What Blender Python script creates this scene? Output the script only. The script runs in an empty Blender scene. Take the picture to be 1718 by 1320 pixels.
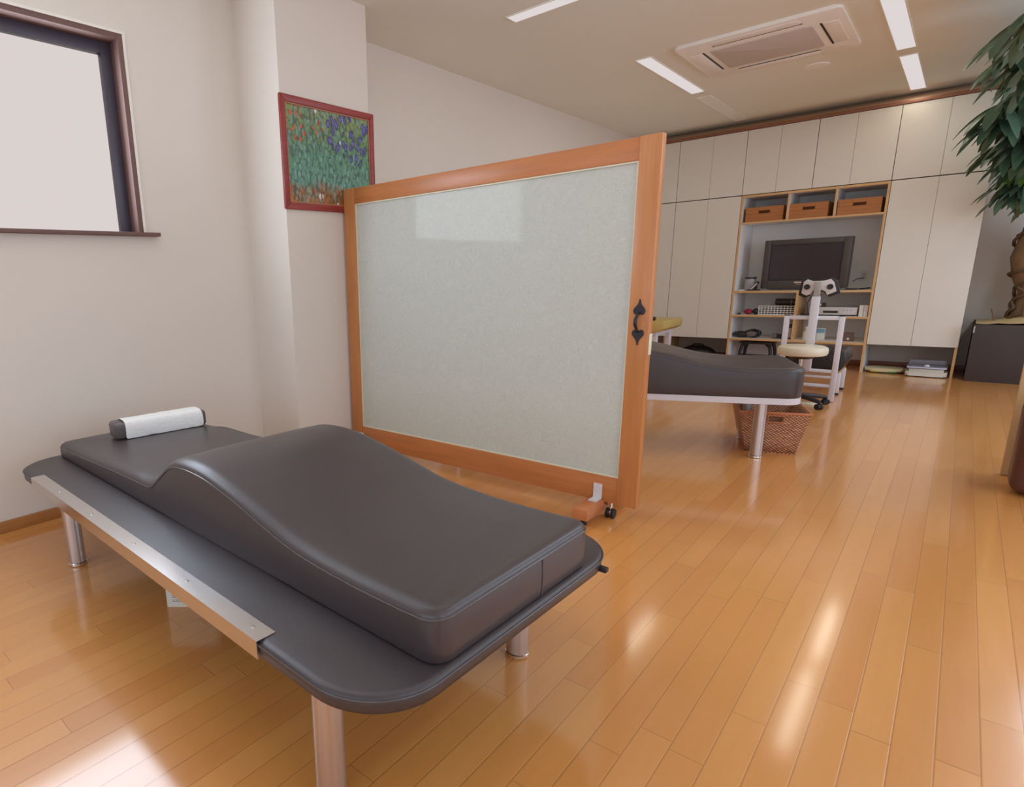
import bpy, bmesh, math, random
from mathutils import Vector, Matrix
R = math.radians
SC = bpy.context.scene
COL = SC.collection
random.seed(4)

# ------------------------------------------------------------------ camera, light, exposure
cam_d = bpy.data.cameras.new('camera')
cam = bpy.data.objects.new('camera', cam_d); COL.objects.link(cam)
cam_d.sensor_fit = 'HORIZONTAL'; cam_d.sensor_width = 36.0
cam_d.lens = 36.0 * 1002.923 / 1718.0
cam_d.shift_x = (859.0 - 621.726) / 1718.0
cam_d.shift_y = (700.637 - 660.0) / 1718.0
cam_d.clip_start = 0.05
yaw, pit, rol = R(-44.44276), R(13.18625), R(1.87965)
fw = Vector((math.sin(yaw) * math.cos(pit), math.cos(yaw) * math.cos(pit), -math.sin(pit)))
r0 = Vector((math.cos(yaw), -math.sin(yaw), 0)); d0 = fw.cross(r0)
rv = math.cos(rol) * r0 + math.sin(rol) * d0
dv = -math.sin(rol) * r0 + math.cos(rol) * d0
cam.matrix_world = Matrix(((rv.x, -dv.x, -fw.x, 0), (rv.y, -dv.y, -fw.y, 0), (rv.z, -dv.z, -fw.z, 1.1), (0, 0, 0, 1)))
SC.camera = cam
SC.view_settings.view_transform = 'Standard'; SC.view_settings.look = 'None'
SC.view_settings.exposure = 0.09; SC.view_settings.gamma = 1.0; SC.view_settings.use_curve_mapping = False
SC.cycles.use_denoising = True
SC.cycles.max_bounces = 10; SC.cycles.diffuse_bounces = 6; SC.cycles.sample_clamp_indirect = 6.0
world = bpy.data.worlds.new('daylight'); SC.world = world; world.use_nodes = True
world.node_tree.nodes['Background'].inputs[0].default_value = (0.80, 0.86, 1.0, 1)
world.node_tree.nodes['Background'].inputs[1].default_value = 0.5

def area(name, loc, direction, sx, sy, power, col=(1, 1, 1), spread=180):
    l = bpy.data.lights.new(name, 'AREA'); l.shape = 'RECTANGLE'; l.size = sx; l.size_y = sy
    l.energy = power; l.color = col; l.spread = R(spread)
    o = bpy.data.objects.new(name, l); COL.objects.link(o); o.location = loc
    o.rotation_euler = Vector(direction).to_track_quat('-Z', 'Y').to_euler()
    return o
W_WIN, W_FRONT, W_SIDE, W_LAMP = 27.0, 38.0, 82.0, 2.3
area('window_daylight', (-3.10, 0.63, 1.785), (1, 0, 0), 1.56, 0.80, W_WIN, (0.80, 0.93, 1.10))
for _x in (-1.75, 0.2, 2.0):
    area('shopfront_daylight', (_x, -2.52, 1.35), (0, 1, 0), 1.5, 1.7, W_FRONT / 3, (0.71, 0.935, 1.22))
for _y in (0.2, 2.6, 5.6):
    area('side_daylight', (3.13, _y, 1.40), (-1, 0, 0), 1.9, 1.7, W_SIDE * (0.24 if _y < 4 else 0.52), (0.71, 0.935, 1.22))  # fill light added from the unseen right side to balance the walls
LAMPS = [(-1.565, 3.608, 0), (-1.932, 5.63, 90), (-0.533, 5.64, 90), (-0.533, 7.15, 90)]
FILL_LAMPS = [(-1.565, 0.9, 0), (-0.533, 1.9, 90), (1.0, 0.6, 90), (1.0, 2.3, 90), (1.0, 4.0, 90), (1.0, 5.6, 90), (1.0, 7.15, 90)]  # unseen strip lights added to brighten the room from above
for _x, _y, _a in LAMPS + FILL_LAMPS:
    _o = area('ceiling_lamp_light', (_x, _y, 2.600), (0, 0, -1), 1.24, 0.09, W_LAMP if (_x, _y, _a) in LAMPS else (2.5 if _x < 0 else 3.5 if _y < 3 else 14.5), (1.0, 0.92, 0.74) if (_x, _y, _a) in LAMPS else (0.78, 0.92, 1.08))  # visible lamps and the added fill lamps, each with its own power
    _o.rotation_euler = (0, 0, R(_a))

# ------------------------------------------------------------------ materials
def lin(c):
    return tuple(((v / 255) / 12.92 if v <= 10 else (((v / 255) + 0.055) / 1.055) ** 2.4) for v in c) + (1.0,)
class NT:
    def __init__(s, name):
        s.m = bpy.data.materials.new(name); s.m.use_nodes = True
        s.t = s.m.node_tree; s.n = s.t.nodes; s.l = s.t.links
        s.b = s.n['Principled BSDF']
    def add(s, typ, **kw):
        n = s.n.new(typ)
        for k, v in kw.items(): setattr(n, k, v)
        return n
    def math(s, op, a, b=None, c=None):
        n = s.n.new('ShaderNodeMath'); n.operation = op
        for i, v in enumerate((a, b, c)):
            if v is None: continue
            if isinstance(v, (int, float)): n.inputs[i].default_value = v
            else: s.l.new(v, n.inputs[i])
        return n.outputs[0]
    def mix(s, fac, a, b, blend='MIX'):
        n = s.n.new('ShaderNodeMix'); n.data_type = 'RGBA'; n.blend_type = blend
        for i, v in ((0, fac), (6, a), (7, b)):
            if isinstance(v, (int, float)): n.inputs[i].default_value = v
            elif isinstance(v, tuple): n.inputs[i].default_value = v
            else: s.l.new(v, n.inputs[i])
        return n.outputs[2]
    def coord(s, out='Object', scale=(1, 1, 1)):
        tc = s.n.new('ShaderNodeTexCoord'); mp = s.n.new('ShaderNodeMapping')
        mp.inputs['Scale'].default_value = scale
        s.l.new(tc.outputs[out], mp.inputs[0]); return mp.outputs[0]
    def noise(s, vec, scale, detail=3, rough=0.55):
        n = s.n.new('ShaderNodeTexNoise'); n.inputs['Scale'].default_value = scale
        n.inputs['Detail'].default_value = detail; n.inputs['Roughness'].default_value = rough
        s.l.new(vec, n.inputs['Vector']); return n.outputs['Fac']
    def ramp(s, fac, stops):
        n = s.n.new('ShaderNodeValToRGB'); e = n.color_ramp.elements
        while len(e) < len(stops): e.new(0.5)
        for k, (p, c) in enumerate(stops): e[k].position = p; e[k].color = c
        s.l.new(fac, n.inputs[0]); return n.outputs[0]
    def bump(s, h, strength=0.2, dist=0.01):
        n = s.n.new('ShaderNodeBump'); n.inputs['Strength'].default_value = strength; n.inputs['Distance'].default_value = dist
        s.l.new(h, n.inputs['Height']); s.l.new(n.outputs[0], s.b.inputs['Normal'])
    def set(s, **kw):
        for k, v in kw.items():
            i = s.b.inputs[k]
            if hasattr(v, 'is_output'): s.l.new(v, i)
            else: i.default_value = v
        return s
def plain(name, c, rough=0.5, metal=0.0, spec=0.5, var=0.06, scale=12, bump=0.0, bscale=120, coat=0.0):
    t = NT(name); v = t.coord()
    a = lin(c); dk = tuple(x * (1 - var) for x in a[:3]) + (1,); lt = tuple(min(1, x * (1 + var)) for x in a[:3]) + (1,)
    t.set(**{'Base Color': t.mix(t.noise(v, scale), dk, lt), 'Roughness': rough, 'Metallic': metal, 'Specular IOR Level': spec, 'Coat Weight': coat})
    if bump: t.bump(t.noise(v, bscale, 2), bump, 0.004)
    return t.m
def wood(name, c, axis=0, rough=0.4, contrast=0.22, coat=0.0):
    t = NT(name); sc = [26, 26, 26]; sc[axis] = 1.6
    v = t.coord(scale=tuple(sc)); f = t.noise(v, 1.4, 6, 0.65)
    a = lin(c); dk = tuple(x * (1 - contrast) for x in a[:3]) + (1,); lt = tuple(min(1, x * (1 + contrast * 0.7)) for x in a[:3]) + (1,)
    col = t.ramp(f, [(0.3, dk), (0.7, lt)])
    t.set(**{'Base Color': col, 'Roughness': rough, 'Coat Weight': coat, 'Coat Roughness': 0.15}); t.bump(f, 0.05, 0.002)
    return t.m
def leather(name, c, rough=0.36, spec=0.5):
    t = NT(name); v = t.coord()
    a = lin(c); dk = tuple(x * 0.9 for x in a[:3]) + (1,)
    vo = t.add('ShaderNodeTexVoronoi'); vo.inputs['Scale'].default_value = 420; t.l.new(v, vo.inputs['Vector'])
    big = t.noise(v, 3.5, 4); fine = t.noise(v, 60, 3)
    t.set(**{'Base Color': t.mix(big, dk, a), 'Specular IOR Level': spec,
             'Roughness': t.math('MULTIPLY_ADD', big, 0.16, rough - 0.08)})
    t.bump(t.math('ADD', t.math('MULTIPLY', vo.outputs['Distance'], 0.6), fine), 0.10, 0.002)
    return t.m
def emit(name, c, strength=1.0):
    t = NT(name); e = t.add('ShaderNodeEmission'); e.inputs[0].default_value = lin(c); e.inputs[1].default_value = strength
    t.l.new(e.outputs[0], t.n['Material Output'].inputs[0]); return t.m

M = {}
def floor_mat():
    t = NT('oak_flooring'); tc = t.add('ShaderNodeTexCoord'); sp = t.add('ShaderNodeSeparateXYZ')
    t.l.new(tc.outputs['Object'], sp.inputs[0]); X, Y = sp.outputs[0], sp.outputs[1]
    W, L = 0.0748, 0.909
    u = t.math('DIVIDE', t.math('SUBTRACT', X, 0.025), W); ci = t.math('FLOOR', u); fu = t.math('FRACT', u)
    wn = t.add('ShaderNodeTexWhiteNoise', noise_dimensions='1D'); t.l.new(ci, wn.inputs['W'])
    v = t.math('ADD', t.math('DIVIDE', Y, L), wn.outputs['Value']); ri = t.math('FLOOR', v); fv = t.math('FRACT', v)
    cb = t.add('ShaderNodeCombineXYZ'); t.l.new(ci, cb.inputs[0]); t.l.new(ri, cb.inputs[1])
    w2 = t.add('ShaderNodeTexWhiteNoise', noise_dimensions='3D'); t.l.new(cb.outputs[0], w2.inputs['Vector'])
    off = t.add('ShaderNodeVectorMath', operation='MULTIPLY_ADD')
    t.l.new(w2.outputs['Color'], off.inputs[0]); off.inputs[1].default_value = (7, 7, 7)
    mp = t.add('ShaderNodeMapping'); mp.inputs['Scale'].default_value = (22, 1.5, 1); t.l.new(tc.outputs['Object'], mp.inputs[0])
    t.l.new(mp.outputs[0], off.inputs[2])
    g = t.noise(off.outputs[0], 1.3, 5, 0.6)
    base = t.ramp(w2.outputs['Value'], [(0.0, lin((215, 145, 74))), (0.5, lin((222, 154, 80))), (1.0, lin((227, 161, 88)))])
    col = t.mix(t.math('MULTIPLY', g, 0.36), base, lin((184, 112, 58)))
    du = t.math('MULTIPLY', t.math('MINIMUM', fu, t.math('SUBTRACT', 1.0, fu)), W)
    dv_ = t.math('MULTIPLY', t.math('MINIMUM', fv, t.math('SUBTRACT', 1.0, fv)), L)
    d = t.math('MINIMUM', du, dv_)
    seam = t.math('LESS_THAN', d, 0.0009)
    col = t.mix(t.math('MULTIPLY', seam, 0.45), col, lin((96, 58, 34)))
    t.set(**{'Base Color': col, 'Roughness': 0.36, 'Specular IOR Level': 0.35, 'Coat Weight': 1.0, 'Coat Roughness': 0.12, 'Coat IOR': 1.65})
    bev = t.math('MINIMUM', t.math('DIVIDE', d, 0.003), 1.0)
    tilt = t.math('MULTIPLY', t.math('SUBTRACT', w2.outputs['Value'], 0.5), t.math('MULTIPLY', fu, 0.05))
    t.bump(t.math('ADD', t.math('ADD', bev, t.math('MULTIPLY', g, 0.03)), tilt), 0.5, 0.0012)
    return t.m
def plaster(name, c, scale=160, b=0.12):
    t = NT(name); v = t.coord(); n1 = t.noise(v, scale, 3); n2 = t.noise(v, 1.3, 3)
    a = lin(c); dk = tuple(x * 0.965 for x in a[:3]) + (1,)
    t.set(**{'Base Color': t.mix(n2, dk, a), 'Roughness': 0.85, 'Specular IOR Level': 0.25}); t.bump(n1, b, 0.003); return t.m
def frosted():
    t = NT('frosted_paper_glass'); v = t.coord()
    mp = t.add('ShaderNodeMapping'); mp.inputs['Scale'].default_value = (1, 1, 1); t.l.new(v, mp.inputs[0])
    w = t.add('ShaderNodeTexNoise'); w.inputs['Scale'].default_value = 9; t.l.new(v, w.inputs['Vector'])
    mx = t.add('ShaderNodeVectorMath', operation='MULTIPLY_ADD'); t.l.new(w.outputs['Color'], mx.inputs[0]); mx.inputs[1].default_value = (0.5, 0.5, 0.5); t.l.new(v, mx.inputs[2])
    m2 = t.add('ShaderNodeMapping'); m2.inputs['Scale'].default_value = (22, 1, 95); t.l.new(mx.outputs[0], m2.inputs[0])
    f = t.noise(m2.outputs[0], 2.2, 5, 0.7)
    fib = t.ramp(f, [(0.40, lin((216, 218, 209))), (0.66, lin((231, 233, 224)))])
    t.set(**{'Base Color': fib, 'Roughness': 0.06, 'Specular IOR Level': 0.18}); 
    tr = t.add('ShaderNodeBsdfTranslucent'); t.l.new(fib, tr.inputs[0])
    ms = t.add('ShaderNodeMixShader'); ms.inputs[0].default_value = 0.35
    out = t.n['Material Output']; t.l.new(t.b.outputs[0], ms.inputs[1]); t.l.new(tr.outputs[0], ms.inputs[2]); t.l.new(ms.outputs[0], out.inputs[0])
    return t.m
def canvas_mat():
    t = NT('painted_canvas'); v = t.coord()
    sp = t.add('ShaderNodeSeparateXYZ'); t.l.new(v, sp.inputs[0])
    h = t.math('DIVIDE', sp.outputs[2], 0.57)
    wv = t.noise(v, 5, 2)
    mp = t.add('ShaderNodeMapping'); mp.inputs['Scale'].default_value = (1, 1.4, 0.8); t.l.new(v, mp.inputs[0])
    def cells(sc):
        vo = t.add('ShaderNodeTexVoronoi'); vo.inputs['Scale'].default_value = sc; t.l.new(mp.outputs[0], vo.inputs['Vector'])
        r = t.add('ShaderNodeTexWhiteNoise', noise_dimensions='3D'); t.l.new(vo.outputs['Color'], r.inputs['Vector']); return vo, r.outputs['Value']
    vo, r1 = cells(26); v2, r2 = cells(44)
    hh = t.math('ADD', h, t.math('MULTIPLY', t.math('SUBTRACT', wv, 0.5), 0.35))
    zone = t.ramp(hh, [(0.0, lin((186, 118, 44))), (0.18, lin((172, 96, 44))), (0.27, lin((104, 150, 132))), (0.48, lin((92, 142, 104))), (0.70, lin((110, 138, 84))), (1.0, lin((152, 156, 92)))])
    dab2 = t.ramp(r2, [(0.0, lin((58, 96, 78))), (0.5, lin((126, 172, 160))), (1.0, lin((170, 170, 104)))])
    col = t.mix(t.math('MULTIPLY', t.math('LESS_THAN', r2, 0.55), 0.55), zone, dab2)
    left = t.math('LESS_THAN', sp.outputs[1], -0.04)
    up = t.math('GREATER_THAN', hh, 0.46)
    purple = t.math('MULTIPLY', t.math('LESS_THAN', r1, 0.62), t.math('MULTIPLY', t.math('LESS_THAN', vo.outputs['Distance'], 0.5), up))
    pcol = t.ramp(vo.outputs['Distance'], [(0.0, lin((132, 124, 190))), (0.3, lin((94, 86, 158))), (0.5, lin((56, 50, 92)))])
    col = t.mix(t.math('MULTIPLY', purple, t.math('SUBTRACT', 1.0, t.math('MULTIPLY', left, 0.75))), col, pcol)
    orange = t.math('MULTIPLY', t.math('GREATER_THAN', r1, 0.55), t.math('MULTIPLY', t.math('LESS_THAN', vo.outputs['Distance'], 0.32), t.math('MULTIPLY', left, t.math('GREATER_THAN', hh, 0.62))))
    col = t.mix(orange, col, lin((214, 82, 44)))
    white = t.math('MULTIPLY', t.math('GREATER_THAN', r1, 0.955), t.math('LESS_THAN', vo.outputs['Distance'], 0.45))
    col = t.mix(white, col, lin((226, 220, 222)))
    col = t.mix(t.math('MULTIPLY', t.math('GREATER_THAN', v2.outputs['Distance'], 0.60), 0.55), col, lin((44, 60, 52)))
    t.set(**{'Base Color': col, 'Roughness': 0.5}); t.bump(vo.outputs['Distance'], 0.15, 0.003); return t.m
def wicker_mat():
    t = NT('woven_rattan'); v = t.coord()
    sp = t.add('ShaderNodeSeparateXYZ'); t.l.new(v, sp.inputs[0])
    a = t.math('ADD', sp.outputs[0], sp.outputs[1]); z = sp.outputs[2]
    row = t.math('FLOOR', t.math('DIVIDE', z, 0.008)); colu = t.math('DIVIDE', a, 0.020)
    ph = t.math('ADD', colu, t.math('MULTIPLY', row, 0.5))
    s1 = t.math('ABSOLUTE', t.math('SINE', t.math('MULTIPLY', ph, math.pi)))
    s2 = t.math('ABSOLUTE', t.math('SINE', t.math('MULTIPLY', t.math('DIVIDE', z, 0.008), math.pi)))
    hgt = t.math('MULTIPLY', s1, s2); n = t.noise(v, 45, 3)
    col = t.ramp(t.math('ADD', t.math('MULTIPLY', hgt, 0.6), t.math('MULTIPLY', n, 0.4)), [(0.15, lin((70, 38, 24))), (0.38, lin((170, 108, 72))), (0.72, lin((236, 184, 144)))])
    t.set(**{'Base Color': col, 'Roughness': 0.5}); t.bump(hgt, 0.6, 0.006); return t.m

M['floor'] = floor_mat()
M['wall'] = plaster('cream_wallpaper', (226, 217, 206)); M['coving'] = plaster('coving_paint', (214, 184, 158)); M['ceiling'] = plaster('ceiling_paper', (238, 238, 228))  # cove colour warmed so the added strip passes for lit ceiling
M['bbL'] = wood('baseboard_oak', (176, 118, 62), 1); M['bbB'] = wood('baseboard_red_brown', (140, 84, 62), 0)
M['trimwood'] = wood('cornice_brown', (146, 92, 64), 0)
M['casing'] = wood('window_casing_brown', (116, 86, 78), 2, 0.6, 0.12); M['sash'] = plain('sash_dark', (74, 68, 80), 0.35)
M['bead'] = plain('white_bead', (235, 230, 220), 0.6); M['pane'] = emit('bright_daylight_pane', (219, 210, 208), 0.94)
M['lamp'] = emit('lit_diffuser', (222, 213, 212), 0.94); M['lampoff'] = plain('unlit_diffuser', (246, 246, 242), 0.5)
M['acw'] = plain('ac_plastic', (248, 244, 238), 0.45); M['acgrille'] = plain('ac_grille', (206, 196, 190), 0.6); M['dark'] = plain('dark_slot', (38, 30, 28), 0.6)
M['cab'] = plain('cream_laminate', (224, 218, 206), 0.42, var=0.02, scale=3); M['cabgap'] = plain('gap_shadow_board', (120, 100, 84), 0.6)
M['carc'] = plain('white_laminate', (240, 236, 232), 0.5, var=0.02); M['maple'] = wood('maple_edge', (214, 170, 116), 2, 0.4, 0.1); M['mapleX'] = wood('maple_edge_long', (214, 170, 116), 0, 0.4, 0.1)
M['leather'] = leather('dark_brown_leather', (67, 58, 59), 0.36, 0.65); M['leather2'] = leather('dark_brown_leather_aged', (62, 54, 56), 0.40, 0.7)
M['pipe'] = plain('leather_piping', (84, 78, 78), 0.25); M['leatherBlk'] = leather('black_vinyl', (44, 38, 38), 0.4)
M['steel'] = plain('brushed_steel', (214, 208, 204), 0.24, 1.0, var=0.04); M['tube'] = plain('satin_tube', (206, 198, 196), 0.38, 1.0, var=0.03)
M['whitemetal'] = plain('white_enamel', (222, 218, 224), 0.35, var=0.02); M['chrome'] = plain('chrome', (225, 222, 220), 0.12, 1.0)
M['grayp'] = plain('grey_plastic', (170, 164, 160), 0.45); M['cutgray'] = plain('bright_plate', (214, 206, 204), 0.4)
M['woodV'] = wood('cherry_frame_vertical', (196, 128, 74), 2, 0.35, 0.14); M['woodH'] = wood('cherry_frame_horizontal', (190, 118, 66), 0, 0.35, 0.16)
M['woodY'] = wood('cherry_foot', (192, 120, 74), 1, 0.4, 0.14); M['glass'] = frosted(); M['iron'] = plain('wrought_iron', (52, 46, 50), 0.42, 0.4, bump=0.4)
M['cream'] = plain('cream_plastic', (226, 218, 190), 0.5); M['blackp'] = plain('black_plastic', (40, 35, 36), 0.42); M['rubber'] = plain('black_rubber', (28, 25, 25), 0.6)
M['redframe'] = wood('red_stained_frame', (146, 54, 48), 1, 0.4, 0.25); M['gilt'] = plain('frame_fillet', (176, 120, 88), 0.5); M['canvas'] = canvas_mat()
M['wicker'] = wicker_mat(); M['rattan'] = plain('rattan_rim', (200, 126, 80), 0.45, var=0.2, scale=40)
M['ivory'] = leather('ivory_vinyl', (226, 216, 192), 0.42); M['yellow'] = leather('mustard_vinyl', (208, 182, 110), 0.45)
M['towel'] = plain('white_towel', (232, 230, 226), 0.9, spec=0.1, bump=0.8, bscale=70); M['vinylgrey'] = leather('grey_brown_vinyl', (92, 82, 80), 0.4)
M['tvbez'] = plain('tv_bezel', (78, 70, 68), 0.4); M['tvscreen'] = plain('tv_glass', (62, 54, 53), 0.12, spec=0.6); M['tvscreen'].node_tree.nodes['Principled BSDF'].inputs['Specular Tint'].default_value = (.80, .72, 1, 1); M['tvin'] = plain('tv_inner', (30, 26, 28), 0.3)
M['print'] = plain('grey_print', (176, 168, 164), 0.5); M['ink'] = plain('dark_ink', (90, 84, 86), 0.7)
M['boxwood'] = wood('storage_box_oak', (178, 112, 56), 0, 0.45, 0.2); M['red'] = plain('crimson_cloth', (150, 30, 54), 0.7); M['white'] = plain('white_plastic', (232, 228, 222), 0.45)
M['silver'] = plain('silver_plastic', (206, 200, 194), 0.38, 0.1); M['blue'] = plain('blue_label', (120, 160, 184), 0.5); M['mesh'] = plain('grey_mesh', (112, 98, 92), 0.7)
M['palewhite'] = plain('pale_paper', (220, 218, 206), 0.7); M['frost'] = plain('frosted_plastic', (200, 194, 190), 0.4)
M['scaleb'] = plain('beige_scale', (214, 200, 156), 0.45); M['scalegray'] = plain('grey_scale', (128, 124, 132), 0.4); M['ltblue'] = plain('pale_blue_plastic', (196, 202, 222), 0.35)
M['yel'] = plain('yellow_mark', (226, 200, 60), 0.5); M['grn'] = plain('green_mark', (90, 190, 90), 0.5); M['offw'] = plain('offwhite_plastic', (212, 206, 192), 0.45)
M['planter'] = plain('charcoal_brown_panel', (66, 56, 52), 0.6, var=0.18, scale=7); M['jute'] = plain('jute_cover', (206, 180, 130), 0.9, var=0.2, scale=30, bump=0.6)
M['trunk'] = plain('trunk_bark', (140, 112, 84), 0.85, var=0.3, scale=16, bump=0.8, bscale=40); M['vine'] = plain('dry_vine', (108, 86, 66), 0.85, var=0.3, scale=30)
def leaf_mat(name, c):
    t = NT(name); n = t.noise(t.coord(), 4, 3); a = lin(c)
    t.set(**{'Base Color': t.mix(n, tuple(x * 0.55 for x in a[:3]) + (1,), a), 'Roughness': 0.38}); return t.m
M['leaf'] = leaf_mat('dark_green_leaf', (84, 112, 86)); M['leafy'] = leaf_mat('young_green_leaf', (116, 152, 66))
M['beige'] = plain('beige_panel', (206, 172, 126), 0.55); M['brownv'] = leather('brown_vinyl', (92, 56, 46), 0.45)
M['clear'] = plain('jar_glass', (176, 170, 172), 0.1, spec=0.7)

# ------------------------------------------------------------------ mesh helpers
class MB:
    def __init__(s): s.bm = bmesh.new()
    def box(s, x0, x1, y0, y1, z0, z1, bev=0.0, seg=2):
        r = bmesh.ops.create_cube(s.bm, size=1.0); vs = r['verts']
        for v in vs:
            v.co = Vector(((x0 + x1) / 2 + v.co.x * (x1 - x0), (y0 + y1) / 2 + v.co.y * (y1 - y0), (z0 + z1) / 2 + v.co.z * (z1 - z0)))
        if bev > 0:
            es = list({e for v in vs for e in v.link_edges})
            bmesh.ops.bevel(s.bm, geom=es, offset=bev, segments=seg, profile=0.5, affect='EDGES')
        return s
    def tube(s, pts, r, seg=10, closed=False, caps=True):
        P = [Vector(p) for p in pts]; n = len(P)
        rs = r if isinstance(r, (list, tuple)) else [r] * n
        T = []
        for i in range(n):
            a = P[(i - 1) % n] if (closed or i > 0) else P[i]; b = P[(i + 1) % n] if (closed or i < n - 1) else P[i]
            T.append((b - a).normalized())
        u = T[0].orthogonal().normalized(); rings = []
        for i in range(n):
            if i > 0:
                ax = T[i - 1].cross(T[i])
                if ax.length > 1e-7: u = Matrix.Rotation(T[i - 1].angle(T[i]), 3, ax.normalized()) @ u
            u = (u - T[i] * u.dot(T[i])).normalized(); w = T[i].cross(u)
            rings.append([s.bm.verts.new(P[i] + (u * math.cos(k * 2 * math.pi / seg) + w * math.sin(k * 2 * math.pi / seg)) * rs[i]) for k in range(seg)])
        for i in range(n - 1 if not closed else n):
            A, B = rings[i], rings[(i + 1) % n]
            for k in range(seg): s.bm.faces.new((A[k], A[(k + 1) % seg], B[(k + 1) % seg], B[k]))
        if caps and not closed:
            s.bm.faces.new(rings[0]); s.bm.faces.new(rings[-1])
        return s
    def cyl(s, p0, p1, r0, r1=None, seg=24):
        return s.tube([p0, p1], [r0, r0 if r1 is None else r1], seg)
    def lathe(s, prof, c=(0, 0, 0), seg=40):
        rings = []
        for r, z in prof:
            if r < 1e-6: rings.append([s.bm.verts.new((c[0], c[1], c[2] + z))])
            else: rings.append([s.bm.verts.new((c[0] + r * math.cos(2 * math.pi * k / seg), c[1] + r * math.sin(2 * math.pi * k / seg), c[2] + z)) for k in range(seg)])
        for A, B in zip(rings, rings[1:]):
            for k in range(seg):
                k2 = (k + 1) % seg
                f = [A[0]] if len(A) == 1 else [A[k], A[k2]]
                f += [B[0]] if len(B) == 1 else [B[k2], B[k]]
                if len(f) > 2: s.bm.faces.new(f)
        for Q in (rings[0], rings[-1]):
            if len(Q) > 1: s.bm.faces.new(Q)
        return s
    def prism(s, poly, axis, a, b, bev=0.0, seg=2):
        def P(p, t):
            return {'x': (t, p[0], p[1]), 'y': (p[0], t, p[1]), 'z': (p[0], p[1], t)}[axis]
        A = [s.bm.verts.new(P(p, a)) for p in poly]; B = [s.bm.verts.new(P(p, b)) for p in poly]; n = len(poly)
        s.bm.faces.new(A); s.bm.faces.new(B)
        for k in range(n): s.bm.faces.new((A[k], A[(k + 1) % n], B[(k + 1) % n], B[k]))
        if bev:
            es = list({e for v in A + B for e in v.link_edges})
            bmesh.ops.bevel(s.bm, geom=es, offset=bev, segments=seg, profile=0.5, affect='EDGES')
        return s
    def ball(s, c, r, seg=20):
        rr = r if isinstance(r, (list, tuple)) else (r, r, r)
        m = Matrix.Translation(Vector(c)) @ Matrix.Diagonal((rr[0], rr[1], rr[2], 1))
        bmesh.ops.create_uvsphere(s.bm, u_segments=seg, v_segments=seg // 2, radius=1.0, matrix=m); return s
    def grid(s, rows):
        V = [[s.bm.verts.new(p) for p in r] for r in rows]
        for A, B in zip(V, V[1:]):
            for k in range(len(A) - 1): s.bm.faces.new((A[k], A[k + 1], B[k + 1], B[k]))
        return V
    def rot(s, ang, axis='Z', c=(0, 0, 0)):
        m = Matrix.Translation(Vector(c)) @ Matrix.Rotation(ang, 4, axis) @ Matrix.Translation(-Vector(c))
        bmesh.ops.transform(s.bm, matrix=m, verts=s.bm.verts); return s
    def build(s, name, mat, parent=None, ang=38, label=None, loc=None):
        bmesh.ops.recalc_face_normals(s.bm, faces=s.bm.faces)
        me = bpy.data.meshes.new(name); s.bm.to_mesh(me); s.bm.free()
        for p in me.polygons: p.use_smooth = True
        me.set_sharp_from_angle(angle=R(ang))
        me.materials.append(M[mat] if isinstance(mat, str) else mat)
        o = bpy.data.objects.new(name, me); COL.objects.link(o)
        if parent is not None: o.parent = parent
        if loc is not None: o.location = loc
        if label: o['label'] = label
        return o
def tag(o, label, cat, group=None):
    o['label'] = label; o['category'] = cat
    if group: o['group'] = group
    return o
def thing(name, label, cat, loc=(0, 0, 0), rz=0.0, group=None):
    o = bpy.data.objects.new(name, None); COL.objects.link(o); o.empty_display_size = 0.05
    o.location = loc; o.rotation_euler = (0, 0, rz); return tag(o, label, cat, group)
def struct(o):
    o['kind'] = 'structure'; return o
def dup(o, loc=None, rz=None, label=None, parent=None):
    c = o.copy(); COL.objects.link(c)
    if parent is not None: c.parent = parent
    for ch in list(o.children): dup(ch, parent=c)
    if loc is not None: c.location = loc
    if rz is not None: c.rotation_euler = (0, 0, rz)
    if label: c['label'] = label
    return c
def interp(pts, x):
    if x <= pts[0][0]: return pts[0][1]
    if x >= pts[-1][0]: return pts[-1][1]
    for i in range(len(pts) - 1):
        if pts[i][0] <= x <= pts[i + 1][0]: break
    def sl(j):
        if j <= 0: return (pts[1][1] - pts[0][1]) / (pts[1][0] - pts[0][0])
        if j >= len(pts) - 1: return (pts[-1][1] - pts[-2][1]) / (pts[-1][0] - pts[-2][0])
        return (pts[j + 1][1] - pts[j - 1][1]) / (pts[j + 1][0] - pts[j - 1][0])
    x0, y0 = pts[i]; x1, y1 = pts[i + 1]; h = x1 - x0; t = (x - x0) / h
    return (2 * t**3 - 3 * t**2 + 1) * y0 + (t**3 - 2 * t**2 + t) * h * sl(i) + (-2 * t**3 + 3 * t**2) * y1 + (t**3 - t**2) * h * sl(i + 1)
def rrect(x0, x1, y0, y1, r, n=10):
    out = []
    for cx, cy, a0 in ((x1 - r, y0 + r, -90), (x1 - r, y1 - r, 0), (x0 + r, y1 - r, 90), (x0 + r, y0 + r, 180)):
        for k in range(n + 1):
            a = R(a0 + 90 * k / n); out.append((cx + r * math.cos(a), cy + r * math.sin(a)))
    return out

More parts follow.
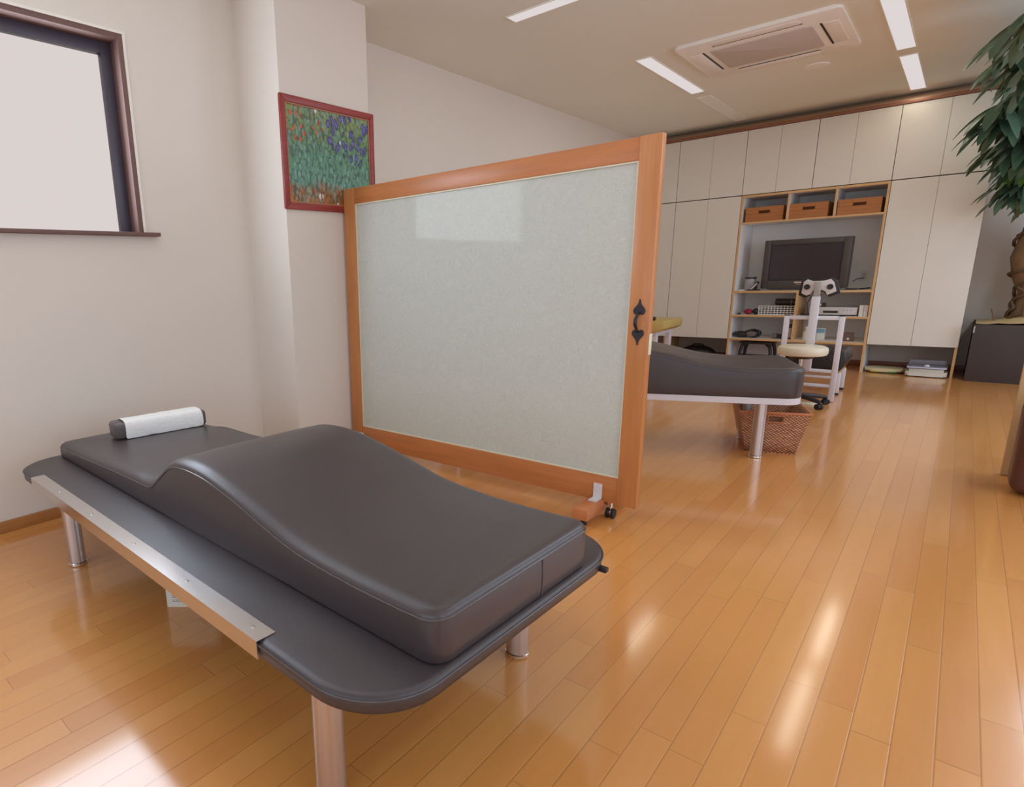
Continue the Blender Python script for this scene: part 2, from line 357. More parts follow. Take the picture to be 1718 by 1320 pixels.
# ------------------------------------------------------------------ room shell
XL, YB, ZC = -3.05, 8.33, 2.617
XR, YF = 3.2, -2.6
struct(MB().box(XL - .2, XR + .2, YF - .2, YB + .2, -0.1, 0).build('floor', 'floor'))
struct(MB().box(XL - .2, XR + .2, YF - .2, YB + .2, ZC, ZC + .1).build('ceiling', 'ceiling'))
WY0, WY1, WZ0, WZ1 = -0.236, 1.495, 1.355, 2.265
m = MB()
m.box(XL - .2, XL, YF - .2, WY0, 0, ZC); m.box(XL - .2, XL, WY1, YB + .2, 0, ZC)
m.box(XL - .2, XL, WY0, WY1, 0, WZ0); m.box(XL - .2, XL, WY0, WY1, WZ1, ZC)
struct(m.build('wall_left', 'wall'))
struct(MB().box(XL, XR, YB, YB + .2, 0, ZC).build('wall_back', 'wall'))
CX, CY0, CY1 = -2.685, 2.140, 2.803
struct(MB().box(XL, CX, CY0, CY1, 0, ZC).build('wall_column', 'wall'))
# front wall (behind the camera) and right-hand wall, three large windows each; right-hand ones added with the side fill
def glazed_wall(name, spans, lo, hi, a0, a1, along, face, out, first):
    def bx(b, p0, p1, q0, q1, z0, z1):
        q0, q1 = min(q0, q1), max(q0, q1)
        return b.box(p0, p1, q0, q1, z0, z1) if along == 'x' else b.box(q0, q1, p0, p1, z0, z1)
    m = MB(); bx(m, a0, a1, face, face + out, 0, lo); bx(m, a0, a1, face, face + out, hi, ZC)
    ed = [a0] + [v for p in spans for v in p] + [a1]
    for a, b in zip(ed[::2], ed[1::2]): bx(m, a, b, face, face + out, lo, hi)
    struct(m.build(name, 'wall'))
    k = .4 * out
    for n, (a, b) in enumerate(spans):
        w = struct(bpy.data.objects.new('window_%d' % (first + n), None)); COL.objects.link(w)
        w.location = ((a + b) / 2, face, lo) if along == 'x' else (face, (a + b) / 2, lo); h = (b - a) / 2; H_ = hi - lo; f = MB()
        bx(f, -h, -h + .05, 0, k, 0, H_); bx(f, h - .05, h, 0, k, 0, H_); bx(f, -h + .05, h - .05, 0, k, 0, .05); bx(f, -h + .05, h - .05, 0, k, H_ - .05, H_); bx(f, -.025, .025, 0, k, .05, H_ - .05)
        struct(f.build('window_frame', 'sash', w)); g = MB(); bx(g, -h + .05, h - .05, k * .6, k * .7, .05, H_ - .05); struct(g.build('window_pane', 'pane', w))
glazed_wall('wall_front', [(-2.55, -0.95), (-0.6, 1.0), (1.2, 2.8)], .45, 2.25, XL - .2, XR + .2, 'x', YF, -.2, 2)
glazed_wall('wall_right', [(-0.8, 1.2), (1.6, 3.6), (4.6, 6.6)], .45, 2.25, YF, YB, 'y', XR, .2, 5)  # windows here are added, out of view, to go with the side fill
# baseboards
struct(MB().box(XL, XL + .012, YF, CY0, 0, .055, .002).build('baseboard_left', 'bbL'))
m = MB(); m.box(XL + .001, CX + .012, CY0 - .012, CY0, 0, .055, .002); m.box(CX, CX + .012, CY0, CY1, 0, .055, .002)
struct(m.build('baseboard_column', 'bbL'))
struct(MB().box(XL, XR, YB - .012, YB, 0, .06, .002).build('baseboard_back', 'bbB'))
# side window
w = struct(bpy.data.objects.new('window_1', None)); COL.objects.link(w); w.location = (XL, (WY0 + WY1) / 2, WZ0)
hw = (WY1 - WY0) / 2; hh = WZ1 - WZ0
def frame_3(x0, x1, yo, zt, t, bev):
    f = MB(); f.box(x0, x1, -yo, -yo + t, 0.005, zt, bev); f.box(x0, x1, yo - t, yo, 0.005, zt, bev); f.box(x0, x1, -yo + t, yo - t, zt - t, zt, bev); return f
struct(frame_3(-.14, .006, hw, hh, .024, .001).build('window_frame', 'casing', w))
f = frame_3(-.135, -.075, hw - .0245, hh - .0245, .052, .002); f.box(-.135, -.10, -hw + .078, hw - .078, .005, .014)
struct(f.build('window_sash', 'sash', w))
struct(MB().box(-.115, -.108, -hw + .0765, hw - .0765, .014, hh - .0765).build('window_pane', 'pane', w))
f = MB(); f.box(-.01, .010, -hw - .012, -hw, .0, hh + .012); f.box(-.01, .010, hw, hw + .012, 0, hh + .012); f.box(-.01, .010, -hw, hw, hh, hh + .012)
struct(f.build('window_bead', 'bead', w))
struct(MB().box(-.12, .045, -hw - .07, hw + .072, -.014, .004, .002).build('window_sill', 'casing', w))

# ------------------------------------------------------------------ ceiling fittings
def ceiling_light(lit, label, x, y, a):
    t = thing('ceiling_light', label, 'ceiling light', (x, y, ZC), R(a), 'recessed strip lights in the ceiling')
    m = MB(); hx, hy = .655, .058
    m.box(-hx, hx, -hy, -hy + .006, -.006, .0); m.box(-hx, hx, hy - .006, hy, -.006, .0); m.box(-hx, -hx + .006, -hy + .006, hy - .006, -.006, 0); m.box(hx - .006, hx, -hy + .006, hy - .006, -.006, 0)
    m.build('light_frame', 'acw', t)
    MB().box(-hx + .006, hx - .006, -hy + .006, hy - .006, -.004, 0).build('diffuser', 'lamp' if lit else 'lampoff', t); return t
ceiling_light(1, 'lit strip light set crosswise, nearest the painting wall', *LAMPS[0])
ceiling_light(1, 'lit strip light between the air conditioner and the long side wall', *LAMPS[1])
ceiling_light(1, 'lit strip light beside the air conditioner on its plant side', *LAMPS[2])
ceiling_light(1, 'lit strip light closest to the cream cupboards and the tree', *LAMPS[3])
ceiling_light(0, 'unlit strip light panel in the ceiling before the cream cupboards', -1.943, 7.13, 90)
for k, (x, y, a) in enumerate(FILL_LAMPS):  # fittings for the added fill lamps
    ceiling_light(1, ['lit strip light in the ceiling above the near treatment bed', 'lit strip light in the ceiling between bed and plain floor', 'lit strip light closest to the shop windows', 'lit strip light over the open floor, second from the shop windows', 'lit strip light above the beige panel', 'lit strip light over the floor beyond the beige panel', 'lit strip light above the tree planter'][k], x, y, a)
# cassette air conditioner
t = thing('air_conditioner', 'square white ceiling cassette air conditioner with pale grey grille', 'air conditioner', (-1.227, 5.40, ZC))
H = .475
MB().prism(rrect(-H, H, -H, H, .03, 5), 'z', -.022, 0, .006).build('panel', 'acw', t)
MB().prism(rrect(-.30, .30, -.26, .26, .02, 4), 'z', -.028, -.0221, .003).build('intake_grille', 'acgrille', t)
for k in range(4):
    f = MB(); f.box(-.25, .25, .355, .435, -.026, -.0221, .002); f.rot(k * math.pi / 2); f.build('louvre', 'acw', t)
    f = MB(); f.box(-.26, .26, .338, .350, -.0235, -.0221); f.rot(k * math.pi / 2); f.build('outlet_slot', 'dark', t)
t = thing('ceiling_speaker', 'round flush disc in the ceiling beside the air conditioner', 'ceiling speaker', (-1.066, 6.248, ZC))
MB().lathe([(0, -.008), (.068, -.008), (.072, -.004), (.072, 0)]).build('grille', 'acgrille', t)
MB().lathe([(.073, -.009), (.084, -.007), (.086, 0), (.073, 0)]).build('rim', 'acw', t)

# ------------------------------------------------------------------ cupboard wall
YC = 7.79; ZG = 1.840; ZT = 2.497; ZB0 = .285
def cupboard(name, label, x0, x1, z0, z1, splits, group, legs=()):
    t = thing(name, label, 'cupboard', (x0, YC, z0 if z0 > 1 else 0), 0, group); dz = z0 - t.location.z; w = x1 - x0; h = z1 - z0
    MB().box(0.001, w - .001, .021, YB - YC - .013, dz + .002, dz + h - .002).build('carcass', 'cabgap', t)
    ed = [0] + [s - x0 for s in splits] + [w]
    for k in range(len(ed) - 1):
        a = ed[k] + (.0025 if k == 0 else .0010); b = ed[k + 1] - (.0025 if k == len(ed) - 2 else .0010)
        MB().box(a, b, 0, .0205, dz + .003, dz + h - .003, .0008, 1).build('door', 'cab', t)
    for lx in legs:
        MB().box(lx - x0, lx - x0 + .02, .01, YB - YC - .013, 0, dz + .002).build('side_foot', 'maple', t)
    return t
G = 'overhead cupboards along the back wall'
cupboard('overhead_cupboard', 'overhead cream cupboard meeting the long side wall', XL + .002, -2.535, ZG, ZT, [], G)
cupboard('overhead_cupboard', 'overhead cream cupboard above the tall cupboard behind the far treatment bed', -2.535, -1.862, ZG, ZT, [-2.19], G)
cupboard('overhead_cupboard', 'overhead cream cupboard above the shelf end with the glass jar', -1.862, -1.24, ZG, ZT, [-1.556], G)
cupboard('overhead_cupboard', 'overhead cream cupboard above the shelf end with the white books', -1.24, -.620, ZG, ZT, [-.938], G)
cupboard('overhead_cupboard', 'overhead cream cupboard beside the tree leaves', -.620, .049, ZG, ZT, [-.284], G)
G = 'tall cream cupboards beside the open shelves'
cupboard('tall_cupboard', 'tall cream cupboard in the corner by the long side wall', XL + .002, -2.535, ZB0, ZG - .003, [], G, (-2.555,))
cupboard('tall_cupboard', 'tall cream cupboard between corner cupboard and open shelves, dark bag below', -2.535, -1.862, ZB0, ZG - .003, [-2.19], G)
cupboard('tall_cupboard', 'tall cream cupboard above the bathroom scales', -.618, .049, ZB0, ZG - .003, [-.284], G, (.027,))
struct(MB().box(XL + .002, 1.6, YC - .012, YC + .02, ZT + .001, ZT + .030, .002).build('trim_1', 'trimwood'))
struct(MB().box(XL + .002, .049, YC + .021, YB - .002, ZT + .001, ZT + .018).build('trim_2', 'carc'))
struct(MB().prism([(YC + .021, ZT + .0305), (YC + .22, ZC - .001), (YC + .25, ZC - .001), (YC + .05, ZT + .0305)], 'x', XL + .001, XR - .001).build('trim_3', 'coving'))  # added cove covering the dark gap between cupboards and ceiling
# open shelf unit
t = thing('shelf_unit', 'open shelf unit with maple edges around the television', 'shelf unit', (-1.24, YC, 0))
xl, xr, D = -.620, .620, YB - YC - .013
def board(name, x0, x1, z0, z1, d=D, full=None):
    o = MB().box(x0, x1, .006, d, z0, z1).build(name, full or 'carc', t)
    MB().box(x0, x1, 0, .0058, z0, z1, .001, 1).build('edge_strip', 'mapleX' if x1 - x0 > z1 - z0 else 'maple', o); return o
board('side_panel', xl, xl + .02, 0, ZG - .004); board('side_panel', xr - .02, xr, 0, ZG - .004)
a, b = xl + .0202, xr - .0202
board('top_panel', a, b, ZG - .026, ZG - .004); 
board('shelf', a, b, 1.538, 1.556); board('shelf', a, b, .800, .822); board('shelf', a, b, .538, .558); board('shelf', a, b, .276, .298)
board('divider', -.195, -.177, 1.5562, ZG - .0262); board('divider', .203, .221, 1.5562, ZG - .0262)
board('divider', -.016, .004, .5582, .7998, D, 'maple'); board('divider', -.016, .004, .2982, .5378, D, 'maple')
MB().box(xl + .021, xr - .021, D + .0005, D + .008, .06, ZG - .005).build('back_panel', 'carc', t)
# wooden storage boxes
def storage_box(x0, x1, y, z, label):
    t = thing('storage_box', label, 'box', ((x0 + x1) / 2, y, z), 0, 'wooden storage boxes on the top shelf'); w = (x1 - x0) / 2; h = .15; dp = .34; th = .012
    m = MB(); m.box(-w, w, th, dp, 0, th); m.box(-w, -w + th, th, dp, th, h); m.box(w - th, w, th, dp, th, h); m.box(-w + th, w - th, dp - th, dp, th, h)
    m.build('body', 'boxwood', t)
    f = MB(); f.box(-w, w, 0, th, 0, .082, .001, 1); f.box(-w, -.052, 0, th, .0825, h, .001, 1); f.box(.052, w, 0, th, .0825, h, .001, 1); f.box(-.0515, .0515, 0, th, .112, h, .001, 1)
    f.build('front_panel', 'boxwood', t)
    return t
storage_box(-1.815, -1.468, YC + .03, 1.5565, 'brown wooden box with slot handle, above the jar end of the shelf')
storage_box(-1.415, -1.085, YC + .03, 1.5565, 'brown wooden box with slot handle, between two shelf dividers in the middle')
storage_box(-1.010, -.668, YC + .03, 1.5565, 'brown wooden box with slot handle, nearest the tree')

# television
t = thing('television', 'grey flat television standing on the open shelf', 'television', (-1.235, YC + .09, .8225), R(-5))
m = MB(); m.box(-.385, -.322, 0, .09, .02, .53, .006); m.box(.318, .385, 0, .09, .02, .53, .006); m.box(-.322, .318, 0, .09, .475, .53, .006); m.box(-.322, .318, 0, .09, .02, .104, .006)
m.build('bezel', 'tvbez', t)
m = MB(); m.box(-.322, .318, .006, .06, .104, .475); m.build('screen_border', 'tvin', t)
MB().box(-.312, .308, .0045, .0059, .112, .468).build('screen', 'tvscreen', t)
MB().prism([(-.34, .02), (.34, .02), (.28, .0), (-.28, .0)], 'y', .02, .16).build('foot', 'tvbez', t)
MB().box(-.30, .30, .0905, .20, .08, .46, .02).build('back_housing', 'tvbez', t)
fc = bpy.data.curves.new('logo', 'FONT'); fc.body = 'Panasonic'; fc.size = .026; fc.extrude = .0006; fc.align_x = 'CENTER'
fo = bpy.data.objects.new('logo_source', fc); COL.objects.link(fo)
me = bpy.data.meshes.new_from_object(fo.evaluated_get(bpy.context.evaluated_depsgraph_get())); bpy.data.objects.remove(fo)
me.materials.clear(); me.materials.append(M['print']); lo = bpy.data.objects.new('maker_lettering', me); COL.objects.link(lo); lo.parent = t
lo.location = (0.0, -.0008, .055); lo.rotation_euler = (R(90), 0, 0)

# shelf contents
YS = YC + .05
t = thing('glass_jar', 'clear jar with black lid behind dark gadget on the television shelf', 'jar', (-1.735, YC + .20, .8225))
MB().lathe([(0, 0), (.05, 0), (.055, .01), (.055, .12), (.045, .13), (0, .13)]).build('jar_body', 'clear', t); MB().lathe([(0, .131), (.058, .131), (.058, .145), (0, .145)]).build('lid', 'blackp', t)
t = thing('folding_stand', 'small dark folding stand leaning beside the television', 'stand', (-1.70, YC + .07, .8225))
f = MB(); f.box(-.012, .012, -.02, .02, .022, .12, .003); f.rot(R(38), 'Y'); f.build('support_arm', 'blackp', t); f = MB(); f.box(-.007, .007, -.024, -.02, .02, .10); f.rot(R(38), 'Y'); f.build('silver_strip', 'silver', t)
MB().box(-.03, .09, -.03, .05, 0, .012, .003).build('base', 'blackp', t)
f = MB(); f.box(.035, .058, -.02, .04, .012, .085, .005); f.build('grip', 'blackp', t)
tag(MB().box(-1.80, -1.755, YC + .02, YC + .06, .8225, .835, .002).build('card_box', 'palewhite'), 'small white card box lying before the glass jar', 'box')
tag(MB().box(-.86, -.76, YC + .05, YC + .13, .8225, .838, .004).build('remote_control', 'blackp'), 'black remote lying beside the television', 'remote control')
tag(MB().tube([(-.75, YC + .1, .83), (-.72, YC + .16, .832), (-.70, YC + .10, .835), (-.67, YC + .14, .838)], .007, 8).build('power_cable', 'blackp'), 'black cable bundle near the wall socket', 'cable')
t = thing('wall_socket', 'white double socket on the wall beside the television', 'socket', (-.76, YB - .0128, .95))
MB().box(-.035, .035, -.008, 0, -.055, .055, .003).build('plate', 'white', t); MB().box(-.014, .014, -.010, -.0081, -.035, .035, .001).build('outlet', 'frost', t)
tag(MB().tube([(-.83, YC + .30, .90), (-.80, YC + .32, .925), (-.765, YB - .02, .93)], .004, 6).build('antenna_lead', 'blackp'), 'thin black lead running from the television to the wall socket', 'cable')
# second shelf
tag(MB().prism([(-.02, 0), (.02, 0), (.015, .02), (-.005, .012)], 'y', 0, .04, .003).build('rubber_wedge', 'blackp', loc=(-1.79, YS, .5585)), 'tiny dark wedge alone on the shelf beside the red cloth ball', 'wedge')
tag(MB().ball((0, 0, .031), (.042, .042, .031)).build('cloth_ball', 'red', loc=(-1.705, YS + .06, .5585)), 'crimson cloth ball beside the white wire basket', 'ball')
tag(MB().ball((0, 0, .033), (.036, .04, .033)).build('black_pouch', 'blackp', loc=(-1.632, YS + .07, .5585)), 'black soft pouch between red ball and wire basket', 'pouch')
t = thing('wire_basket', 'white wire grid basket full of small things on the shelf', 'basket', (-1.435, YS + .03, .5585))
m = MB(); w_, d_, h_ = .165, .24, .095
for k in range(12):
    x = -w_ + 2 * w_ * k / 11
    m.cyl((x, 0, 0), (x, 0, h_), .0032, seg=6); m.cyl((x, d_, 0), (x, d_, h_), .0032, seg=6)
    m.cyl((x, 0, .004), (x, d_, .004), .0025, seg=6)
for k in range(5):
    z = .004 + (h_ - .004) * k / 4
    m.tube([(-w_, 0, z), (w_, 0, z), (w_, d_, z), (-w_, d_, z)], .0036, 6, True)
m.build('wire_grid', 'white', t)
MB().box(-.155, .155, .03, .22, .008, .06, .01).build('cloth_lining', 'mesh', t)
for k, (x, z, mm) in enumerate([(.055, .062, 'blackp'), (.10, .068, 'mesh'), (.135, .060, 'blackp')]):
    tag(MB().ball((0, 0, 0), (.024, .026, .018), 12).build('hand_grip', mm, loc=(-1.435 + x, YS + .10, .5585 + z + .014)), ['black hand grip in the wire basket, beside the grey one', 'grey hand grip lying in the wire basket', 'black hand grip in the wire basket against the maple divider'][k], 'hand grip', 'hand grips in the wire basket')
t = thing('bolster_pillow', 'small black bolster pillow lying on top of the wire basket', 'pillow', (-1.36, YS + .10, .6585))
f = MB(); f.lathe([(0, -.10), (.030, -.10), (.036, -.085), (.035, .07), (.032, .085), (0, .09)]); f.rot(R(90), 'Y'); o = f.build('cushion', 'leatherBlk', t); o.location = (0, 0, .036)
f = MB(); f.lathe([(.0352, .045), (.0372, .045), (.0372, .055), (.0352, .055)]); f.rot(R(90), 'Y'); o = f.build('seam_band', 'mesh', t); o.location = (0, 0, .036)
tag(MB().box(-1.205, -1.14, YS, YS + .08, .5585, .578, .003).build('adapter_block', 'blackp'), 'small black block beside the silver player', 'adapter')
t = thing('disc_player', 'silver disc player with dark tray window on the shelf', 'player', (-.935, YS + .02, .5585))
MB().box(-.20, .20, 0, .28, .012, .088, .004).build('casing', 'silver', t); MB().box(-.08, .045, -.003, 0, .03, .052).build('display_window', 'blackp', t)
MB().box(.06, .19, -.0035, 0, .02, .080, .001).build('control_panel', 'cutgray', t)
m = MB(); 
for x in (.09, .12, .15): m.cyl((x, -.008, .06), (x, -.0036, .06), .006, seg=12)
m.build('buttons', 'grayp', t)
for x in (-.17, .17):
    for y in (.03, .24): MB().cyl((x, y, 0), (x, y, .012), .012, seg=12).build('foot', 'rubber', t)
for k, lab in enumerate(('white book standing next to the silver player', 'white book standing against the maple side panel')):
    x = -.718 + k * .036
    t = thing('book', lab, 'book', (x, YS, .5585), 0, 'two white books beside the silver player')
    m = MB(); m.box(0, .003, 0, .15, 0, .112); m.box(.029, .032, 0, .15, 0, .112); m.box(.003, .029, 0, .003, 0, .112); m.build('cover', 'white', t); MB().box(.0032, .0288, .0032, .146, .003, .109).build('pages', 'palewhite', t)
# third shelf
t = thing('shoulder_bag', 'black pouch bag with grey mesh pocket on the lowest shelf', 'bag', (-1.70, YS + .06, .2985))
f = MB(); f.ball((-.05, 0, .036), (.085, .06, .036)); f.ball((.075, 0, .05), (.075, .06, .05)); f.build('bag_body', 'blackp', t)
f = MB(); f.ball((.055, -.052, .046), (.05, .016, .032)); f.build('mesh_pocket', 'mesh', t)
f = MB(); f.tube([(-.02, -.05, .06), (.03, -.06, .085), (.09, -.055, .10), (.13, -.04, .08), (.14, -.05, .03)], .008, 8); f.build('strap', 'blackp', t)
t = thing('massage_gun', 'small black handheld massager lying on the lowest shelf', 'massager', (-1.40, YS + .05, .2985))
f = MB(); f.cyl((-.045, 0, .03), (.0, 0, .03), .028, .03); f.build('motor_head', 'mesh', t); f = MB(); f.cyl((0, 0, .03), (.05, -.01, .026), .022, .024); f.build('grip', 'blackp', t)
t = thing('speaker_box', 'grey speaker with black rim standing by the maple divider', 'speaker', (-1.315, YS + .08, .2985))
MB().box(-.05, .05, 0, .10, 0, .15, .006).build('cabinet', 'blackp', t); MB().box(-.037, .037, -.004, 0, .012, .118, .004).build('front_cloth', 'frost', t)
t = thing('spray_bottle', 'white bottle on the lowest shelf behind the stand column', 'bottle', (-1.14, YS + .06, .2985))
MB().lathe([(0, 0), (.03, 0), (.032, .01), (.032, .08), (.014, .105), (.014, .12), (0, .12)]).build('bottle_body', 'offw', t); MB().lathe([(0, .1205), (.016, .1205), (.016, .14), (0, .14)]).build('cap', 'white', t)
t = thing('tissue_pack', 'pale pack with blue label on the lowest shelf', 'pack', (-1.02, YS + .08, .2985))
MB().box(-.038, .038, 0, .06, 0, .125, .008).build('pack_body', 'palewhite', t); MB().box(-.036, .036, -.002, 0, .075, .118, .001).build('blue_label', 'blue', t)
t = thing('photo_frame', 'small dark wooden frame standing on the lowest shelf', 'picture frame', (-.775, YS + .05, .2985))
m = MB(); m.box(-.044, -.037, 0, .015, 0, .095, .001); m.box(.037, .044, 0, .015, 0, .095, .001); m.box(-.037, .037, 0, .015, 0, .007); m.box(-.037, .037, 0, .015, .088, .095); m.build('frame', 'trimwood', t)
MB().box(-.037, .037, .006, .012, .007, .088).build('print', 'mesh', t); MB().ball((-.005, .004, .025), (.012, .003, .012), 12).build('white_motif', 'white', t)
# stool under the shelf, bag under the cupboard
t = thing('step_stool', 'low black stool standing under the open shelves', 'stool', (-1.60, YC + .25, 0))
MB().prism(rrect(-.165, .165, -.14, .14, .04, 5), 'z', .225, .25, .005).build('seat', 'blackp', t)
for sx in (-1, 1):
    for sy in (-1, 1):
        MB().tube([(sx * .10, sy * .09, .226), (sx * .135, sy * .105, .20), (sx * .148, sy * .115, .14), (sx * .158, sy * .12, .0)], [.020, .019, .017, .015], 10).build('leg', 'blackp', t)
t = thing('gym_bag', 'dark bag lying on the floor under a tall cupboard behind the far bed', 'bag', (-2.22, YC + .22, 0))
MB().ball((0, 0, .085), (.20, .12, .085)).build('bag_body', 'blackp', t); MB().tube([(-.08, 0, .155), (-.04, 0, .185), (.04, 0, .185), (.08, 0, .155)], .009, 8).build('carry_handle', 'blackp', t)

# scales on the floor under the tall cupboard
t = thing('bathroom_scale', 'round-ended beige scale with yellow and green marks on the floor', 'scale', (-.455, YC + .17, 0))
MB().prism(rrect(-.16, .16, -.12, .12, .10, 8), 'z', .012, .045, .012, 3).build('platform', 'scaleb', t); MB().prism(rrect(-.145, .145, -.105, .105, .09, 8), 'z', .0, .0118).build('base', 'blackp', t)
f = MB(); f.box(-.10, -.04, -.124, -.106, .011, .019, .002); f.build('yellow_marker', 'yel', t); f = MB(); f.box(.04, .09, -.124, -.106, .011, .019, .002); f.build('green_marker', 'grn', t)
t = thing('body_scale', 'off-white scale on the floor under a grey one', 'scale', (-.14, YC + .05, 0), 0, 'two stacked scales under the tall cupboard')
MB().prism(rrect(-.15, .15, -.10, .14, .03, 6), 'z', .008, .05, .010, 3).build('platform', 'offw', t); MB().prism(rrect(-.13, .13, -.085, .12, .03, 6), 'z', 0, .0078).build('base', 'rubber', t)
t = thing('body_scale', 'grey scale with pale blue bar, topmost of the stacked pair', 'scale', (-.14, YC + .05, .0502), 0, 'two stacked scales under the tall cupboard')
MB().box(-.125, .125, -.085, .12, 0, .03, .004).build('base', 'offw', t); MB().prism(rrect(-.145, .145, -.095, .145, .02, 5), 'z', .0302, .052, .006).build('platform', 'scalegray', t)
MB().box(-.14, .14, -.103, -.0955, .034, .046, .002).build('blue_bar', 'ltblue', t); MB().lathe([(0, 0), (.022, 0), (.018, .012), (0, .016)], (0, -.07, .0525), 20).build('foot_button', 'white', t)
f = MB(); f.prism([(-.14, .0), (.14, .0), (.13, .045), (-.13, .045)], 'y', .05, .075, .004); o = f.build('display_hood', 'scalegray', t); o.location = (0, 0, .0525)

# ------------------------------------------------------------------ painting
t = thing('framed_painting', 'red-framed abstract flower-coloured painting on the wall column', 'painting', (CX, 2.478, 1.475))
w_, h_ = .352, .572
m = MB(); th = .036
def bar(poly): m.prism(poly, 'x', .0005, .0175, .004)
bar([(-w_, 0), (w_, 0), (w_ - th, th), (-w_ + th, th)]); bar([(-w_, h_), (w_, h_), (w_ - th, h_ - th), (-w_ + th, h_ - th)])
bar([(-w_, 0), (-w_ + th, th), (-w_ + th, h_ - th), (-w_, h_)]); bar([(w_, 0), (w_ - th, th), (w_ - th, h_ - th), (w_, h_)])
m.build('frame', 'redframe', t)
a, b, c, d = -w_ + th - .004, w_ - th + .004, th - .004, h_ - th + .004
m = MB(); m.box(.003, .012, a, a + .01, c, d); m.box(.003, .012, b - .01, b, c, d); m.box(.003, .012, a + .01, b - .01, c, c + .01); m.box(.003, .012, a + .01, b - .01, d - .01, d); m.build('fillet', 'gilt', t)
MB().box(.003, .007, a + .01, b - .01, c + .01, d - .01).build('canvas', 'canvas', t)

# ------------------------------------------------------------------ treatment beds
SEAM = [(-1.130, .040), (-.788, .052), (-.464, .066), (-.298, .0712), (-.235, .0712), (-.185, .0755), (-.150, .089), (-.095, .126), (-.0228, .172), (.0285, .188), (.115, .194), (.208, .189), (.3365, .166), (.469, .1336), (.556, .1124), (.653, .0986), (.783, .0913), (.9085, .0913), (.988, .0935), (1.047, .098)]
def cushion(u0, u1, v0, v1, r, extra=0.0, dome=.022, edge=.036):
    def axis(a, b, n):
        e = [0, .0015, .005, .010, .017, .026, .037, .05]
        e = [x for x in e if x < (b - a) / 2]; k = [a + x for x in e] + [a + .05 + (b - a - .1) * i / n for i in range(1, n)] + [b - x for x in reversed(e)]
        return k
    us, vs = axis(u0, u1, 110), axis(v0, v1, 14)
    def sdf(u, v):
        qx = max(u0 + r - u, u - (u1 - r), 0); qy = max(v0 + r - v, v - (v1 - r), 0)
        if qx > 0 and qy > 0: return r - math.hypot(qx, qy)
        return min(u - u0, u1 - u, v - v0, v1 - v)
    def mp(u, v):
        cu = u0 + r if u < u0 + r else (u1 - r if u > u1 - r else None); cv = v0 + r if v < v0 + r else (v1 - r if v > v1 - r else None)
        if cu is None or cv is None: return u, v
        a, b = (u - cu) / r, (v - cv) / r
        return cu + r * a * math.sqrt(max(0, 1 - b * b / 2)), cv + r * b * math.sqrt(max(0, 1 - a * a / 2))
    rows = []
    for u in us:
        row = []
        for v in vs:
            x, y = mp(u, v); d = max(0.0, sdf(x, y)); q = min(1.0, d / edge)
            row.append((x, y, interp(SEAM, x) + extra + dome * math.sqrt(max(0, 1 - (1 - q) ** 2)) + .004 * min(1, d / .15)))
        rows.append(row)
    b = MB(); V = b.grid(rows)
    loop = [V[i][0] for i in range(len(us))] + [V[-1][j] for j in range(1, len(vs))] + [V[i][-1] for i in range(len(us) - 2, -1, -1)] + [V[0][j] for j in range(len(vs) - 2, 0, -1)]
    cu, cv = (u0 + u1) / 2, (v0 + v1) / 2
    prev = loop
    for s in (.66, .33, .06, 0.0):
        k = .004 if s in (.66, .33) else 0
        new = []
        for q in loop:
            n = Vector((q.co.x - max(u0 + r, min(u1 - r, q.co.x)), q.co.y - max(v0 + r, min(v1 - r, q.co.y)), 0))
            n = n.normalized() if n.length > 1e-6 else Vector((0, 0, 0))
            ins = -.004 if s == 0 else k * .5
            new.append(b.bm.verts.new((q.co.x + n.x * ins, q.co.y + n.y * ins, q.co.z * s + (0 if s else 0))))
        for i in range(len(loop)):
            j = (i + 1) % len(loop); b.bm.faces.new((prev[i], prev[j], new[j], new[i]))
        prev = new
    b.bm.faces.new(prev)
    pts = [(q.co.x, q.co.y, q.co.z - .001) for q in loop]
    return b, pts
def add_cushion(t, z, mat, r, extra=0.0, u0=-1.130, u1=1.047, v0=-.277, v1=.326):
    b, pts = cushion(u0, u1, v0, v1, r, extra); c = b.build('cushion', mat, t, 60); c.location = (0, 0, z)
    clean = [pts[0]]
    for p in pts[1:]:
        if (Vector(p) - Vector(clean[-1])).length > .004: clean.append(p)
    if (Vector(clean[0]) - Vector(clean[-1])).length < .004: clean.pop()
    MB().tube(clean, .0026, 6, True).build('piping', 'pipe', c, 60)
    m = MB(); ve = .09; m.tube([(u1 + .0012, ve, .004), (u1 + .003, ve, .05), (u1 + .0012, ve, interp(SEAM, u1) + extra - .002)], .0012, 6); m.build('side_seam', 'pipe', c)
    return c
def tube_leg(t, u, v, z, r=.0325):
    l = MB().cyl((u, v, .016), (u, v, z), r, seg=32).build('leg', 'tube', t)
    MB().lathe([(0, 0), (r - .002, 0), (r + .002, .004), (r + .002, .013), (r - .002, .0158), (0, .0158)], (u, v, 0), 32).build('foot_ring', 'chrome', l); return l
